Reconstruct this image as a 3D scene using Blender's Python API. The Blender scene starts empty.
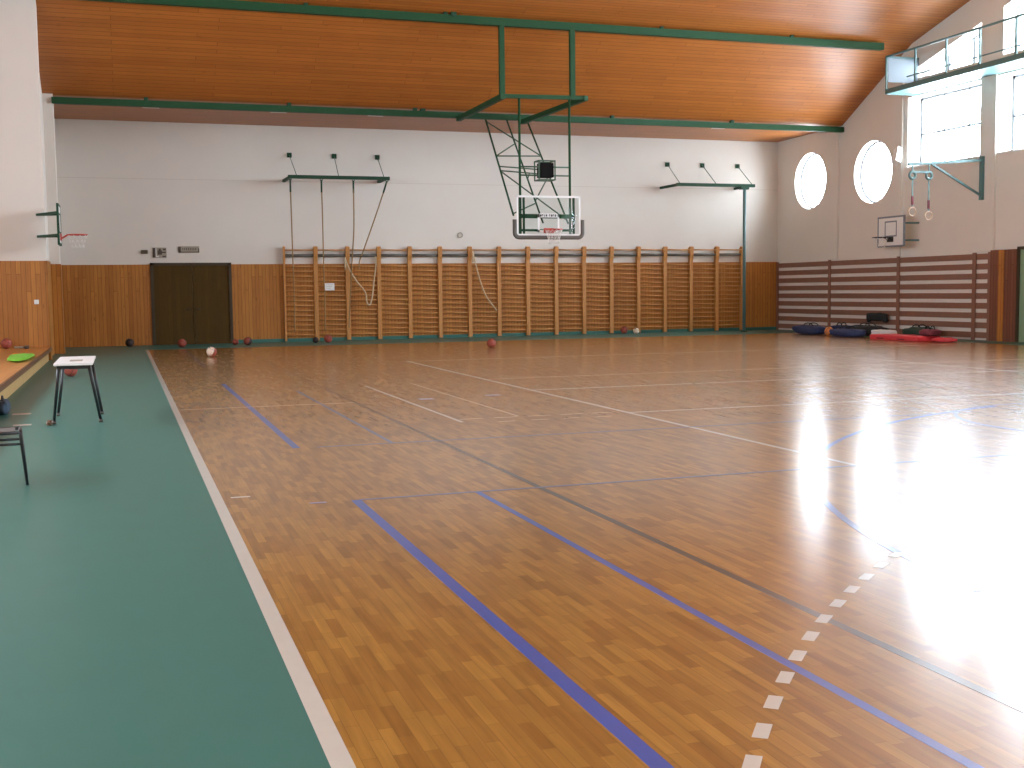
import bpy, bmesh, math, random
from mathutils import Vector, Matrix
random.seed(7)
PI = math.pi
scene = bpy.context.scene
COL = scene.collection

# ------------------------------------------------------------------ colour / view
scene.view_settings.view_transform = 'Standard'
scene.view_settings.look = 'None'
scene.view_settings.gamma = 1.0
scene.view_settings.use_curve_mapping = False
scene.view_settings.exposure = 0.15

# ------------------------------------------------------------------ key dimensions (metres)
D = 36.16        # far wall
R = 22.0         # right wall (inner face)
RT = 0.60        # right wall thickness
NEARY = 29.2     # white wall that faces the camera on the left
LEFTX = -1.72    # left wall of the deep end
YK1, ZK1 = 32.3, 6.60
YK2, ZK2 = 28.9, 8.48
YRIDGE = 17.5
ZRIDGE = ZK2 + 0.27 * (YK2 - YRIDGE)
YM1 = 2 * YRIDGE - YK2
YM2 = 2 * YRIDGE - YK1
YBACK = -2.0
FARLEFT = -7.0


# ------------------------------------------------------------------ mesh builder
class MB:
    def __init__(self):
        self.bm = bmesh.new()

    def box(self, x0, x1, y0, y1, z0, z1, bevel=0.0, mat=None):
        before = set(self.bm.verts)
        r = bmesh.ops.create_cube(self.bm, size=1.0)
        vs = r['verts']
        c = Vector(((x0 + x1) / 2, (y0 + y1) / 2, (z0 + z1) / 2))
        s = Vector((abs(x1 - x0), abs(y1 - y0), abs(z1 - z0)))
        for v in vs:
            v.co = Vector((v.co.x * s.x, v.co.y * s.y, v.co.z * s.z)) + c
        if bevel > 0:
            es = list({e for v in vs for e in v.link_edges})
            bmesh.ops.bevel(self.bm, geom=es, offset=bevel, segments=2, affect='EDGES', profile=0.5)
        if mat is not None:
            for v in self.bm.verts:
                if v not in before:
                    v.co = mat @ v.co
        return self

    def bar(self, p0, p1, w, h=None, up=(0, 0, 1)):
        """rectangular bar between two points"""
        h = h or w
        p0, p1 = Vector(p0), Vector(p1)
        d = (p1 - p0)
        L = d.length
        d.normalize()
        u = Vector(up)
        s = d.cross(u)
        if s.length < 1e-4:
            s = d.cross(Vector((1, 0, 0)))
        s.normalize()
        u = s.cross(d)
        M = Matrix((( d.x, s.x, u.x, (p0.x + p1.x) / 2), (d.y, s.y, u.y, (p0.y + p1.y) / 2),
                    (d.z, s.z, u.z, (p0.z + p1.z) / 2), (0, 0, 0, 1)))
        return self.box(-L / 2, L / 2, -w / 2, w / 2, -h / 2, h / 2, 0, M)

    def tube(self, pts, r, seg=8, closed=False):
        pts = [Vector(p) for p in pts]
        n = len(pts)
        rings = []
        prev = None
        for i, p in enumerate(pts):
            if closed:
                d = pts[(i + 1) % n] - pts[i - 1]
            else:
                d = pts[min(i + 1, n - 1)] - pts[max(i - 1, 0)]
            d.normalize()
            if prev is None:
                a = d.orthogonal().normalized()
            else:
                a = prev - d * prev.dot(d)
                a = a.normalized() if a.length > 1e-6 else d.orthogonal().normalized()
            prev = a
            b = d.cross(a)
            rr = r[i] if isinstance(r, (list, tuple)) else r
            rings.append([self.bm.verts.new(p + (a * math.cos(2 * PI * k / seg) + b * math.sin(2 * PI * k / seg)) * rr)
                          for k in range(seg)])
        m = n if closed else n - 1
        for i in range(m):
            A, B = rings[i], rings[(i + 1) % n]
            for k in range(seg):
                self.bm.faces.new((A[k], A[(k + 1) % seg], B[(k + 1) % seg], B[k])).smooth = True
        if not closed:
            self.bm.faces.new(list(reversed(rings[0])))
            self.bm.faces.new(rings[-1])
        return self

    def rod(self, p0, p1, r, seg=8):
        return self.tube([p0, p1], r, seg)

    def torus(self, c, R_, r, axis='z', n=28, seg=8, a0=0, a1=2 * PI):
        full = abs(a1 - a0 - 2 * PI) < 1e-6
        m = n if full else n + 1
        pts = []
        for i in range(m):
            a = a0 + (a1 - a0) * i / n
            u, v = R_ * math.cos(a), R_ * math.sin(a)
            pts.append(Vector(c) + {'z': Vector((u, v, 0)), 'x': Vector((0, u, v)), 'y': Vector((u, 0, v))}[axis])
        return self.tube(pts, r, seg, closed=full)

    def sphere(self, c, r, u=20, v=12, scale=(1, 1, 1)):
        res = bmesh.ops.create_uvsphere(self.bm, u_segments=u, v_segments=v, radius=r)
        for vert in res['verts']:
            vert.co = Vector((vert.co.x * scale[0], vert.co.y * scale[1], vert.co.z * scale[2])) + Vector(c)
            for f in vert.link_faces:
                f.smooth = True
        return self

    def prism(self, poly, axis, a, b):
        """extrude a 2-D polygon along an axis ('x': poly=(y,z), 'y': poly=(x,z), 'z': poly=(x,y))"""
        def P(q, t):
            return {'x': (t, q[0], q[1]), 'y': (q[0], t, q[1]), 'z': (q[0], q[1], t)}[axis]
        A = [self.bm.verts.new(P(q, a)) for q in poly]
        B = [self.bm.verts.new(P(q, b)) for q in poly]
        n = len(poly)
        self.bm.faces.new(A)
        self.bm.faces.new(list(reversed(B)))
        for i in range(n):
            self.bm.faces.new((A[i], B[i], B[(i + 1) % n], A[(i + 1) % n]))
        return self

    def lump(self, c, s, e=0.55, u=28, v=16, noise=0.0, rotz=0.0, seed=0):
        """super-ellipsoid lump (bags, bundles)"""
        rnd = random.Random(seed)
        ph = [rnd.uniform(0, 6.28) for _ in range(6)]
        def f(w, p):
            return math.copysign(abs(w) ** p, w)
        rows = []
        for j in range(1, v):
            th = -PI / 2 + PI * j / v
            row = []
            for i in range(u):
                a = 2 * PI * i / u
                x = f(math.cos(th), e) * f(math.cos(a), e)
                y = f(math.cos(th), e) * f(math.sin(a), e)
                z = f(math.sin(th), e)
                k = 1 + noise * (math.sin(3 * a + ph[0]) * math.cos(2 * th + ph[1]) + 0.6 * math.sin(7 * a + ph[2] + 3 * th) + 0.4 * math.sin(5 * th + ph[3] + 2 * a))
                if z < -0.6:
                    k = 1
                q = Vector((x * s[0] * k, y * s[1] * k, z * s[2] * (k if z > 0 else 1)))
                q.rotate(Matrix.Rotation(rotz, 3, 'Z'))
                row.append(self.bm.verts.new(q + Vector(c)))
            rows.append(row)
        bot = self.bm.verts.new(Vector(c) + Vector((0, 0, -s[2])))
        top = self.bm.verts.new(Vector(c) + Vector((0, 0, s[2])))
        for j in range(len(rows) - 1):
            for i in range(u):
                self.bm.faces.new((rows[j][i], rows[j][(i + 1) % u], rows[j + 1][(i + 1) % u], rows[j + 1][i])).smooth = True
        for i in range(u):
            self.bm.faces.new((bot, rows[0][(i + 1) % u], rows[0][i])).smooth = True
            self.bm.faces.new((top, rows[-1][i], rows[-1][(i + 1) % u])).smooth = True
        return self

    def build(self, name, mat, parent=None):
        bmesh.ops.recalc_face_normals(self.bm, faces=self.bm.faces[:])
        me = bpy.data.meshes.new(name)
        self.bm.to_mesh(me)
        self.bm.free()
        me.materials.append(mat)
        o = bpy.data.objects.new(name, me)
        COL.objects.link(o)
        if parent is not None:
            o.parent = parent
            # geometry is written in world coordinates: cancel the parent's place
            o.location = -Vector(parent.location) if parent.type == 'EMPTY' or parent.location.length else (0, 0, 0)
        return o


def empty(name, label, cat, loc=(0, 0, 0), group=None):
    o = bpy.data.objects.new(name, None)
    o.empty_display_size = 0.1
    COL.objects.link(o)
    o.location = loc
    tag(o, label, cat, group)
    return o


def tag(o, label, cat, group=None):
    o['label'] = label
    o['category'] = cat
    if group:
        o['group'] = group
    return o


def struct(o, label=None):
    o['kind'] = 'structure'
    return o


def part_of(o, parent):
    """parent an object whose mesh is in world coordinates"""
    o.parent = parent
    return o


def sub(mb, name, mat, part):
    """sub-part: the part sits at the world origin offset, so only parent it"""
    o = mb.build(name, mat)
    o.parent = part
    return o


def origin_to(o, loc):
    """move an object's origin without moving its geometry (top-level meshes)"""
    loc = Vector(loc)
    o.data.transform(Matrix.Translation(-loc))
    o.location = loc
    return o


def copy_thing(root, delta):
    c = root.copy()
    COL.objects.link(c)
    c.location = Vector(root.location) + Vector(delta)
    for ch in list(root.children):
        d = ch.copy()
        COL.objects.link(d)
        d.parent = c
        for g in list(ch.children):
            e = g.copy()
            COL.objects.link(e)
            e.parent = d
    return c


# ------------------------------------------------------------------ materials
def new_mat(name):
    m = bpy.data.materials.new(name)
    m.use_nodes = True
    nt = m.node_tree
    return m, nt, nt.nodes['Principled BSDF']


def L(nt, a, b):
    nt.links.new(a, b)


def plain(name, col, rough=0.5, metal=0.0, spec=0.5, noise=0.06, nscale=20.0, bump=0.0):
    m, nt, p = new_mat(name)
    p.inputs['Roughness'].default_value = rough
    p.inputs['Metallic'].default_value = metal
    p.inputs['Specular IOR Level'].default_value = spec
    tc = nt.nodes.new('ShaderNodeTexCoord')
    nz = nt.nodes.new('ShaderNodeTexNoise')
    nz.inputs['Scale'].default_value = nscale
    nz.inputs['Detail'].default_value = 3
    L(nt, tc.outputs['Object'], nz.inputs['Vector'])
    mx = nt.nodes.new('ShaderNodeMix')
    mx.data_type = 'RGBA'
    mx.inputs['A'].default_value = (*[c * (1 - noise) for c in col], 1)
    mx.inputs['B'].default_value = (*[min(1, c * (1 + noise)) for c in col], 1)
    L(nt, nz.outputs['Fac'], mx.inputs['Factor'])
    L(nt, mx.outputs['Result'], p.inputs['Base Color'])
    if bump:
        b = nt.nodes.new('ShaderNodeBump')
        b.inputs['Strength'].default_value = bump
        b.inputs['Distance'].default_value = 0.01
        L(nt, nz.outputs['Fac'], b.inputs['Height'])
        L(nt, b.outputs['Normal'], p.inputs['Normal'])
    return m


def planks(name, c1, c2, cm, width, row, vec, rough=0.5, mortar=0.012, grain=0.25, coat=0.0, coat_rough=0.2, knots=0.0, spec=0.5, offset=0.5, warp=0.0):
    """wood strips; vec = function(nt, xyz sockets) giving (along, across)"""
    m, nt, p = new_mat(name)
    tc = nt.nodes.new('ShaderNodeTexCoord')
    sp = nt.nodes.new('ShaderNodeSeparateXYZ')
    L(nt, tc.outputs['Object'], sp.inputs[0])
    along, across = vec(nt, sp)
    cb = nt.nodes.new('ShaderNodeCombineXYZ')
    L(nt, along, cb.inputs[0])
    L(nt, across, cb.inputs[1])
    br = nt.nodes.new('ShaderNodeTexBrick')
    br.inputs['Scale'].default_value = 1.0
    br.inputs['Brick Width'].default_value = width
    br.inputs['Row Height'].default_value = row
    br.inputs['Mortar Size'].default_value = mortar * row
    br.inputs['Mortar Smooth'].default_value = 0.3
    br.inputs['Bias'].default_value = 0.0
    br.offset = offset
    br.offset_frequency = 2
    br.squash = 0.8
    br.squash_frequency = 3
    br.inputs['Color1'].default_value = (*c1, 1)
    br.inputs['Color2'].default_value = (*c2, 1)
    br.inputs['Mortar'].default_value = (*cm, 1)
    L(nt, cb.outputs[0], br.inputs['Vector'])
    # grain: noise stretched along the strip
    sc = nt.nodes.new('ShaderNodeVectorMath')
    sc.operation = 'MULTIPLY'
    sc.inputs[1].default_value = (2.2, 2.2 * 14, 1)
    L(nt, cb.outputs[0], sc.inputs[0])
    nz = nt.nodes.new('ShaderNodeTexNoise')
    nz.inputs['Scale'].default_value = 1.0
    nz.inputs['Detail'].default_value = 4
    L(nt, sc.outputs[0], nz.inputs['Vector'])
    mr = nt.nodes.new('ShaderNodeMapRange')
    mr.inputs['To Min'].default_value = 1 - grain
    mr.inputs['To Max'].default_value = 1 + grain
    L(nt, nz.outputs['Fac'], mr.inputs['Value'])
    mu = nt.nodes.new('ShaderNodeVectorMath')
    mu.operation = 'SCALE'
    L(nt, br.outputs['Color'], mu.inputs[0])
    L(nt, mr.outputs[0], mu.inputs['Scale'])
    out = mu.outputs[0]
    # large blotches
    nb = nt.nodes.new('ShaderNodeTexNoise')
    nb.inputs['Scale'].default_value = 0.9
    nb.inputs['Detail'].default_value = 2
    L(nt, tc.outputs['Object'], nb.inputs['Vector'])
    mr2 = nt.nodes.new('ShaderNodeMapRange')
    mr2.inputs['To Min'].default_value = 0.88
    mr2.inputs['To Max'].default_value = 1.12
    L(nt, nb.outputs['Fac'], mr2.inputs['Value'])
    mu2 = nt.nodes.new('ShaderNodeVectorMath')
    mu2.operation = 'SCALE'
    L(nt, out, mu2.inputs[0])
    L(nt, mr2.outputs[0], mu2.inputs['Scale'])
    out = mu2.outputs[0]
    if knots > 0:
        vo = nt.nodes.new('ShaderNodeTexVoronoi')
        vo.inputs['Scale'].default_value = 1.0
        sk = nt.nodes.new('ShaderNodeVectorMath')
        sk.operation = 'MULTIPLY'
        sk.inputs[1].default_value = (2.0, 7.0, 1)
        L(nt, cb.outputs[0], sk.inputs[0])
        L(nt, sk.outputs[0], vo.inputs['Vector'])
        kr = nt.nodes.new('ShaderNodeMapRange')
        kr.inputs['From Min'].default_value = 0.06
        kr.inputs['From Max'].default_value = 0.16
        kr.inputs['To Min'].default_value = 1 - knots
        kr.inputs['To Max'].default_value = 1
        L(nt, vo.outputs['Distance'], kr.inputs['Value'])
        mu3 = nt.nodes.new('ShaderNodeVectorMath')
        mu3.operation = 'SCALE'
        L(nt, out, mu3.inputs[0])
        L(nt, kr.outputs[0], mu3.inputs['Scale'])
        out = mu3.outputs[0]
    L(nt, out, p.inputs['Base Color'])
    p.inputs['Roughness'].default_value = rough
    p.inputs['Specular IOR Level'].default_value = spec
    p.inputs['Coat Weight'].default_value = coat
    p.inputs['Coat Roughness'].default_value = coat_rough
    p.inputs['Coat IOR'].default_value = 1.7
    if warp > 0:
        # slight cupping of the strips
        wn = nt.nodes.new('ShaderNodeTexNoise')
        wn.inputs['Scale'].default_value = 1.0
        ws = nt.nodes.new('ShaderNodeVectorMath')
        ws.operation = 'MULTIPLY'
        ws.inputs[1].default_value = (2.4, 9.0, 1)
        L(nt, cb.outputs[0], ws.inputs[0])
        L(nt, ws.outputs[0], wn.inputs['Vector'])
        bp_ = nt.nodes.new('ShaderNodeBump')
        bp_.inputs['Strength'].default_value = warp
        bp_.inputs['Distance'].default_value = 0.004
        L(nt, wn.outputs['Fac'], bp_.inputs['Height'])
        L(nt, bp_.outputs['Normal'], p.inputs['Normal'])
        L(nt, bp_.outputs['Normal'], p.inputs['Coat Normal'])
    return m


def ax(a, b):
    def f(nt, sp):
        return sp.outputs[a], sp.outputs[b]
    return f


def vert_boards(nt, sp):
    ad = nt.nodes.new('ShaderNodeMath')
    ad.operation = 'ADD'
    L(nt, sp.outputs[0], ad.inputs[0])
    L(nt, sp.outputs[1], ad.inputs[1])
    return sp.outputs[2], ad.outputs[0]


FLOOR_GLOSS = 0.185
M = {}
M['plaster'] = plain('white_plaster', (0.71, 0.665, 0.60), 0.85, spec=0.2, noise=0.03, nscale=1.5)
M['plaster_seam'] = plain('plaster_seam', (0.62, 0.57, 0.50), 0.9, spec=0.2)
M['ceiling'] = planks('ceiling_boards', (0.44, 0.150, 0.027), (0.37, 0.118, 0.021), (0.20, 0.060, 0.013), 5.0, 0.125, ax(0, 1), rough=0.42, mortar=0.06, grain=0.18, knots=0.25, spec=0.5)
M['parquet'] = planks('parquet_strips', (0.40, 0.200, 0.040), (0.255, 0.112, 0.022), (0.18, 0.08, 0.02), 0.30, 0.052, ax(1, 0), rough=0.36, mortar=0.02, grain=0.42, coat=1.0, coat_rough=FLOOR_GLOSS, warp=0.05, spec=0.12)
M['green_floor'] = plain('green_vinyl', (0.040, 0.150, 0.122), 0.5, spec=0.25, noise=0.06, nscale=3.0)
M['green_floor'].node_tree.nodes['Principled BSDF'].inputs['Coat Weight'].default_value = 0.35
M['green_floor'].node_tree.nodes['Principled BSDF'].inputs['Coat Roughness'].default_value = 0.25
M['wainscot'] = planks('pine_boards', (0.46, 0.19, 0.035), (0.36, 0.135, 0.024), (0.20, 0.07, 0.014), 4.0, 0.105, vert_boards, rough=0.5, mortar=0.06, grain=0.3, knots=0.35, spec=0.35)
M['wainscot_red'] = planks('stained_boards', (0.22, 0.085, 0.045), (0.17, 0.062, 0.034), (0.08, 0.03, 0.016), 4.0, 0.105, vert_boards, rough=0.5, mortar=0.06, grain=0.25, spec=0.35)
M['bars_wood'] = plain('beech_bars', (0.50, 0.225, 0.058), 0.45, noise=0.15, nscale=8)
M['post_wood'] = plain('beech_posts', (0.53, 0.24, 0.065), 0.45, noise=0.12, nscale=6)
M['slat_wood'] = plain('brown_slats', (0.25, 0.118, 0.075), 0.5, noise=0.12, nscale=6)
M['platform_top'] = planks('platform_boards', (0.50, 0.21, 0.045), (0.40, 0.16, 0.03), (0.2, 0.08, 0.02), 3.0, 0.14, ax(1, 0), rough=0.35, grain=0.25)
M['platform_front'] = plain('platform_panel', (0.46, 0.30, 0.12), 0.5, noise=0.1, nscale=4)
M['dark_edge'] = plain('dark_wood_edge', (0.12, 0.05, 0.018), 0.5)
M['green_steel'] = plain('green_steel', (0.016, 0.066, 0.026), 0.6, spec=0.2, noise=0.1, nscale=10)
M['dark_green_steel'] = plain('dark_green_steel', (0.016, 0.055, 0.028), 0.6, spec=0.2, noise=0.1, nscale=10)
M['bluegreen_steel'] = plain('bluegreen_steel', (0.10, 0.20, 0.20), 0.45)
M['thin_green'] = plain('thin_green_tube', (0.045, 0.095, 0.05), 0.5)
M['door_brown'] = planks('dark_door_boards', (0.085, 0.048, 0.010), (0.070, 0.040, 0.009), (0.045, 0.024, 0.006), 4.0, 0.12, vert_boards, rough=0.6, grain=0.25, spec=0.12)
M['door_frame'] = plain('dark_door_frame', (0.045, 0.03, 0.012), 0.5)
M['green_door'] = plain('green_door_paint', (0.22, 0.33, 0.20), 0.45)
M['white_line'] = plain('white_line_paint', (0.60, 0.57, 0.50), 0.4, noise=0.06, nscale=9)
M['blue_line'] = plain('blue_line_paint', (0.010, 0.085, 0.40), 0.4, noise=0.15, nscale=9)
M['faded_blue_line'] = plain('faded_blue_line_paint', (0.10, 0.12, 0.24), 0.4, noise=0.25, nscale=5)
M['black_line'] = plain('black_line_paint', (0.028, 0.022, 0.02), 0.4)
M['green_line'] = plain('green_line_paint', (0.07, 0.15, 0.07), 0.4)
M['faded_white'] = plain('faded_white_paint', (0.60, 0.44, 0.28), 0.4, noise=0.2, nscale=5)
M['grey_tape'] = plain('grey_tape', (0.16, 0.16, 0.24), 0.5)
for k in ('white_line', 'blue_line', 'faded_blue_line', 'black_line', 'green_line', 'faded_white'):
    pn = M[k].node_tree.nodes['Principled BSDF']
    pn.inputs['Coat Weight'].default_value = 1.0
    pn.inputs['Coat Roughness'].default_value = FLOOR_GLOSS
    pn.inputs['Coat IOR'].default_value = 1.7
M['white_paint'] = plain('white_paint', (0.80, 0.80, 0.78), 0.5)
M['offwhite'] = plain('offwhite_laminate', (0.78, 0.76, 0.74), 0.35)
M['black_metal'] = plain('black_metal', (0.018, 0.017, 0.018), 0.4)
M['grey_pad'] = plain('grey_padding', (0.11, 0.10, 0.085), 0.7)
M['red_steel'] = plain('red_steel', (0.50, 0.05, 0.03), 0.4)
M['net'] = plain('white_net_cord', (0.75, 0.72, 0.68), 0.8)
M['rope'] = plain('hemp_rope', (0.30, 0.19, 0.08), 0.9, noise=0.2, nscale=60)
M['pale_rope'] = plain('pale_rope', (0.62, 0.48, 0.30), 0.9, noise=0.2, nscale=60)
M['grey_pipe'] = plain('grey_pipe', (0.12, 0.11, 0.09), 0.5)
M['black_box'] = plain('black_box', (0.008, 0.008, 0.008), 0.8, spec=0.1)
M['ball_red'] = plain('ball_red', (0.30, 0.055, 0.03), 0.55, bump=0.15, nscale=200)
M['ball_dark'] = plain('ball_dark', (0.035, 0.02, 0.018), 0.55)
M['ball_orange'] = plain('ball_orange', (0.55, 0.20, 0.06), 0.55)
M['ball_white'] = plain('ball_white', (0.80, 0.66, 0.52), 0.55)
M['seam'] = plain('black_seam', (0.012, 0.01, 0.01), 0.6)
M['navy'] = plain('navy_nylon', (0.015, 0.030, 0.10), 0.7, bump=0.4, nscale=14)
M['dark_cloth'] = plain('black_nylon', (0.018, 0.022, 0.024), 0.75, bump=0.4, nscale=14)
M['dark_green_cloth'] = plain('dark_green_cloth', (0.016, 0.045, 0.03), 0.8, bump=0.4, nscale=14)
M['red_mat'] = plain('red_vinyl', (0.62, 0.045, 0.06), 0.45, noise=0.05)
M['white_cloth'] = plain('white_cloth', (0.72, 0.72, 0.76), 0.9, bump=0.4, nscale=14)
M['maroon'] = plain('maroon_cloth', (0.16, 0.03, 0.045), 0.85, bump=0.4, nscale=14)
M['lime_cloth'] = plain('lime_cloth', (0.18, 0.48, 0.03), 0.85, bump=0.4, nscale=18)
M['orange_cloth'] = plain('orange_cloth', (0.75, 0.16, 0.03), 0.8)
M['blue_cloth'] = plain('blue_cloth', (0.025, 0.05, 0.08), 0.8, bump=0.4, nscale=14)
M['frame_grey'] = plain('window_frame_grey', (0.30, 0.34, 0.38), 0.5)
M['round_frame'] = plain('round_window_frame', (0.22, 0.25, 0.29), 0.5)
M['line_grey'] = plain('grey_board_line', (0.20, 0.23, 0.26), 0.5)
M['frame_white'] = plain('window_frame_white', (0.62, 0.63, 0.64), 0.5)
M['olive'] = plain('olive_plastic', (0.10, 0.09, 0.03), 0.5)
M['sign_grey'] = plain('sign_grey', (0.34, 0.30, 0.23), 0.5)
M['sign_dark'] = plain('sign_dark', (0.075, 0.055, 0.04), 0.5)
M['lamp_white'] = plain('lamp_white', (0.72, 0.70, 0.64), 0.4)
M['gallery_panel'] = plain('gallery_panel', (0.20, 0.25, 0.29), 0.5)
M['wood_ring'] = plain('wood_ring', (0.60, 0.48, 0.36), 0.5)


def glass(name, gloss=0.08, tint=(1, 1, 1)):
    m = bpy.data.materials.new(name)
    m.use_nodes = True
    nt = m.node_tree
    nt.nodes.remove(nt.nodes['Principled BSDF'])
    out = nt.nodes['Material Output']
    t = nt.nodes.new('ShaderNodeBsdfTransparent')
    t.inputs[0].default_value = (*tint, 1)
    g = nt.nodes.new('ShaderNodeBsdfGlossy')
    g.inputs['Roughness'].default_value = 0.03
    fr = nt.nodes.new('ShaderNodeFresnel')
    fr.inputs['IOR'].default_value = 1.35
    mx = nt.nodes.new('ShaderNodeMixShader')
    ge = nt.nodes.new('ShaderNodeNewGeometry')
    inv = nt.nodes.new('ShaderNodeMath')
    inv.operation = 'SUBTRACT'
    inv.inputs[0].default_value = 1.0
    L(nt, ge.outputs['Backfacing'], inv.inputs[1])
    mul = nt.nodes.new('ShaderNodeMath')
    mul.operation = 'MULTIPLY'
    L(nt, fr.outputs[0], mul.inputs[0])
    L(nt, inv.outputs[0], mul.inputs[1])
    L(nt, mul.outputs[0], mx.inputs[0])
    L(nt, t.outputs[0], mx.inputs[1])
    L(nt, g.outputs[0], mx.inputs[2])
    L(nt, mx.outputs[0], out.inputs['Surface'])
    return m


M['glass'] = glass('window_glass')
M['board_glass'] = glass('acrylic_board', tint=(0.93, 0.96, 0.96))


# ------------------------------------------------------------------ room shell
def plate_with_holes(name, outline, holes, mat, x0, x1):
    """a wall in the y-z plane from x0 to x1 with polygonal holes"""
    cu = bpy.data.curves.new(name + '_outline', 'CURVE')
    cu.dimensions = '2D'
    cu.fill_mode = 'BOTH'
    cu.extrude = abs(x1 - x0) / 2
    for poly in [outline] + holes:
        s = cu.splines.new('POLY')
        s.points.add(len(poly) - 1)
        for pt, q in zip(s.points, poly):
            pt.co = (q[0], q[1], 0, 1)
        s.use_cyclic_u = True
    tmp = bpy.data.objects.new(name + '_tmp', cu)
    COL.objects.link(tmp)
    dg = bpy.context.evaluated_depsgraph_get()
    me = bpy.data.meshes.new_from_object(tmp.evaluated_get(dg))
    bpy.data.objects.remove(tmp)
    bpy.data.curves.remove(cu)
    xm = (x0 + x1) / 2
    for v in me.vertices:
        y, z, t = v.co
        v.co = (xm + t, y, z)
    me.name = name
    me.materials.clear()
    me.materials.append(mat)
    o = bpy.data.objects.new(name, me)
    COL.objects.link(o)
    return o


PROFILE = [(D, 6.55), (YK1, ZK1), (YK2, ZK2), (YRIDGE, ZRIDGE), (YM1, ZK2), (YM2, ZK1), (YBACK, 6.55)]


def circle(cy, cz, r, n=40):
    return [(cy + r * math.cos(2 * PI * i / n), cz + r * math.sin(2 * PI * i / n)) for i in range(n)]


def roof_z(y):
    pts = sorted(PROFILE)
    for (a, za), (b, zb) in zip(pts, pts[1:]):
        if a <= y <= b:
            return za + (zb - za) * (y - a) / (b - a)
    return 6.5


ROUND = [(34.12, 5.02, 0.93), (30.69, 4.98, 0.95), (4.31, 4.98, 0.95), (0.9, 5.02, 0.93)]
BIG = []
y1 = 29.02
for i in range(6):
    BIG.append((y1 - 3.08, y1, 4.95, 6.95))
    y1 -= 3.72
TOP = []
for (a, b, _, _) in BIG:
    z0 = 7.45
    pts = [(b - 0.12, z0), (a + 0.06, z0)]
    top = []
    ys = [a + 0.06, b - 0.12]
    if a < YRIDGE < b:
        ys = [a + 0.06, YRIDGE, b - 0.12]
    for yy in ys:
        zz = ZK2 + 0.27 * ((YK2 - yy) if yy > YRIDGE else (yy - YM1)) - 0.80
        top.append((yy, max(z0 + 0.05, zz)))
    TOP.append(pts + top)

holes = [circle(*c) for c in ROUND]
holes += [[(b, z0), (a, z0), (a, z1), (b, z1)] for (a, b, z0, z1) in BIG]
holes += TOP
outline = [(YBACK, -0.1), (D, -0.1)] + [(y, z + 0.12) for (y, z) in PROFILE]
wall_right = struct(plate_with_holes('wall_right', outline, holes, M['plaster'], R, R + RT))

# far wall, deep-end left wall, camera-facing left wall, outer left wall, back wall
struct(MB().box(LEFTX - 0.4, R + 0.60, D, D + 0.3, -0.1, 6.75).build('wall_far', M['plaster']))
struct(MB().prism([(NEARY + 0.3, -0.1), (D, -0.1), (D, 6.55), (YK1, 6.62), (31.0, 7.35), (NEARY + 0.3, 8.2)], 'x', LEFTX - 0.3, LEFTX).build('wall_left', M['plaster']))
struct(MB().box(FARLEFT - 0.3, -1.61, NEARY, NEARY + 0.3, -0.1, roof_z(NEARY) + 0.05).build('wall_side', M['plaster']))
struct(MB().box(FARLEFT, R + 0.60, YBACK - 0.3, YBACK, -0.1, 6.75).build('wall_back', M['plaster']))
ADDED_LWIN = [(-0.5, 3.2), (4.2, 7.9), (8.9, 12.6), (13.6, 17.3), (18.4, 21.8)]  # made-up openings out of view, added to brighten the camera-facing left wall
struct(plate_with_holes('wall_left_outer', [(YBACK, -0.1), (NEARY, -0.1)] + [(y, z + 0.1) for (y, z) in PROFILE if y < NEARY],
                        [[(b, 3.4), (a, 3.4), (a, 5.2), (b, 5.2)] for (a, b) in ADDED_LWIN], M['plaster'], FARLEFT - 0.3, FARLEFT))
# ceiling: boarded shell following the roof
cp = PROFILE + [(y, z + 0.14) for (y, z) in reversed(PROFILE)]
struct(MB().prism(cp, 'x', FARLEFT - 0.4, R + 0.60).build('ceiling', M['ceiling']))

# floor
floor = struct(MB().box(0.575, 20.9, YBACK, 33.0, -0.12, 0.0).build('floor', M['parquet']))
fb = MB()
fb.box(FARLEFT - 0.3, 0.575, YBACK, D, -0.12, 0.0)
fb.box(0.575, R + 0.60, 33.0, D, -0.12, 0.0)
fb.box(20.9, R + 0.60, YBACK, 33.0, -0.12, 0.0)
struct(fb.build('floor_border', M['green_floor']))


# floor markings: thin paint, children of the floor
def stripe(x0, x1, y0, y1, mat, z=0.0012):
    o = MB().box(x0, x1, y0, y1, 0.0002, z).build('line_marking', M[mat])
    o.parent = floor
    return o


def vline(x, y0, y1, w, mat, z=0.0012):
    return stripe(x - w / 2, x + w / 2, y0, y1, mat, z)


def hline(y, x0, x1, w, mat, z=0.0014):
    return stripe(x0, x1, y - w / 2, y + w / 2, mat, z)


def arc(cx, cy, r, a0, a1, w, mat, n=48, z=0.0016):
    mb = MB()
    bm = mb.bm
    A = []
    for i in range(n + 1):
        a = math.radians(a0 + (a1 - a0) * i / n)
        c, s = math.cos(a), math.sin(a)
        A.append([bm.verts.new((cx + (r + q) * c, cy + (r + q) * s, zz)) for q, zz in ((-w / 2, 0.0002), (w / 2, 0.0002), (w / 2, z), (-w / 2, z))])
    for i in range(n):
        for k in range(4):
            bm.faces.new((A[i][k], A[i][(k + 1) % 4], A[i + 1][(k + 1) % 4], A[i + 1][k]))
    if abs(a1 - a0) < 359.9:
        bm.faces.new(A[0])
        bm.faces.new(A[-1])
    o = mb.build('line_marking', M[mat])
    o.parent = floor
    return o


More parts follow.
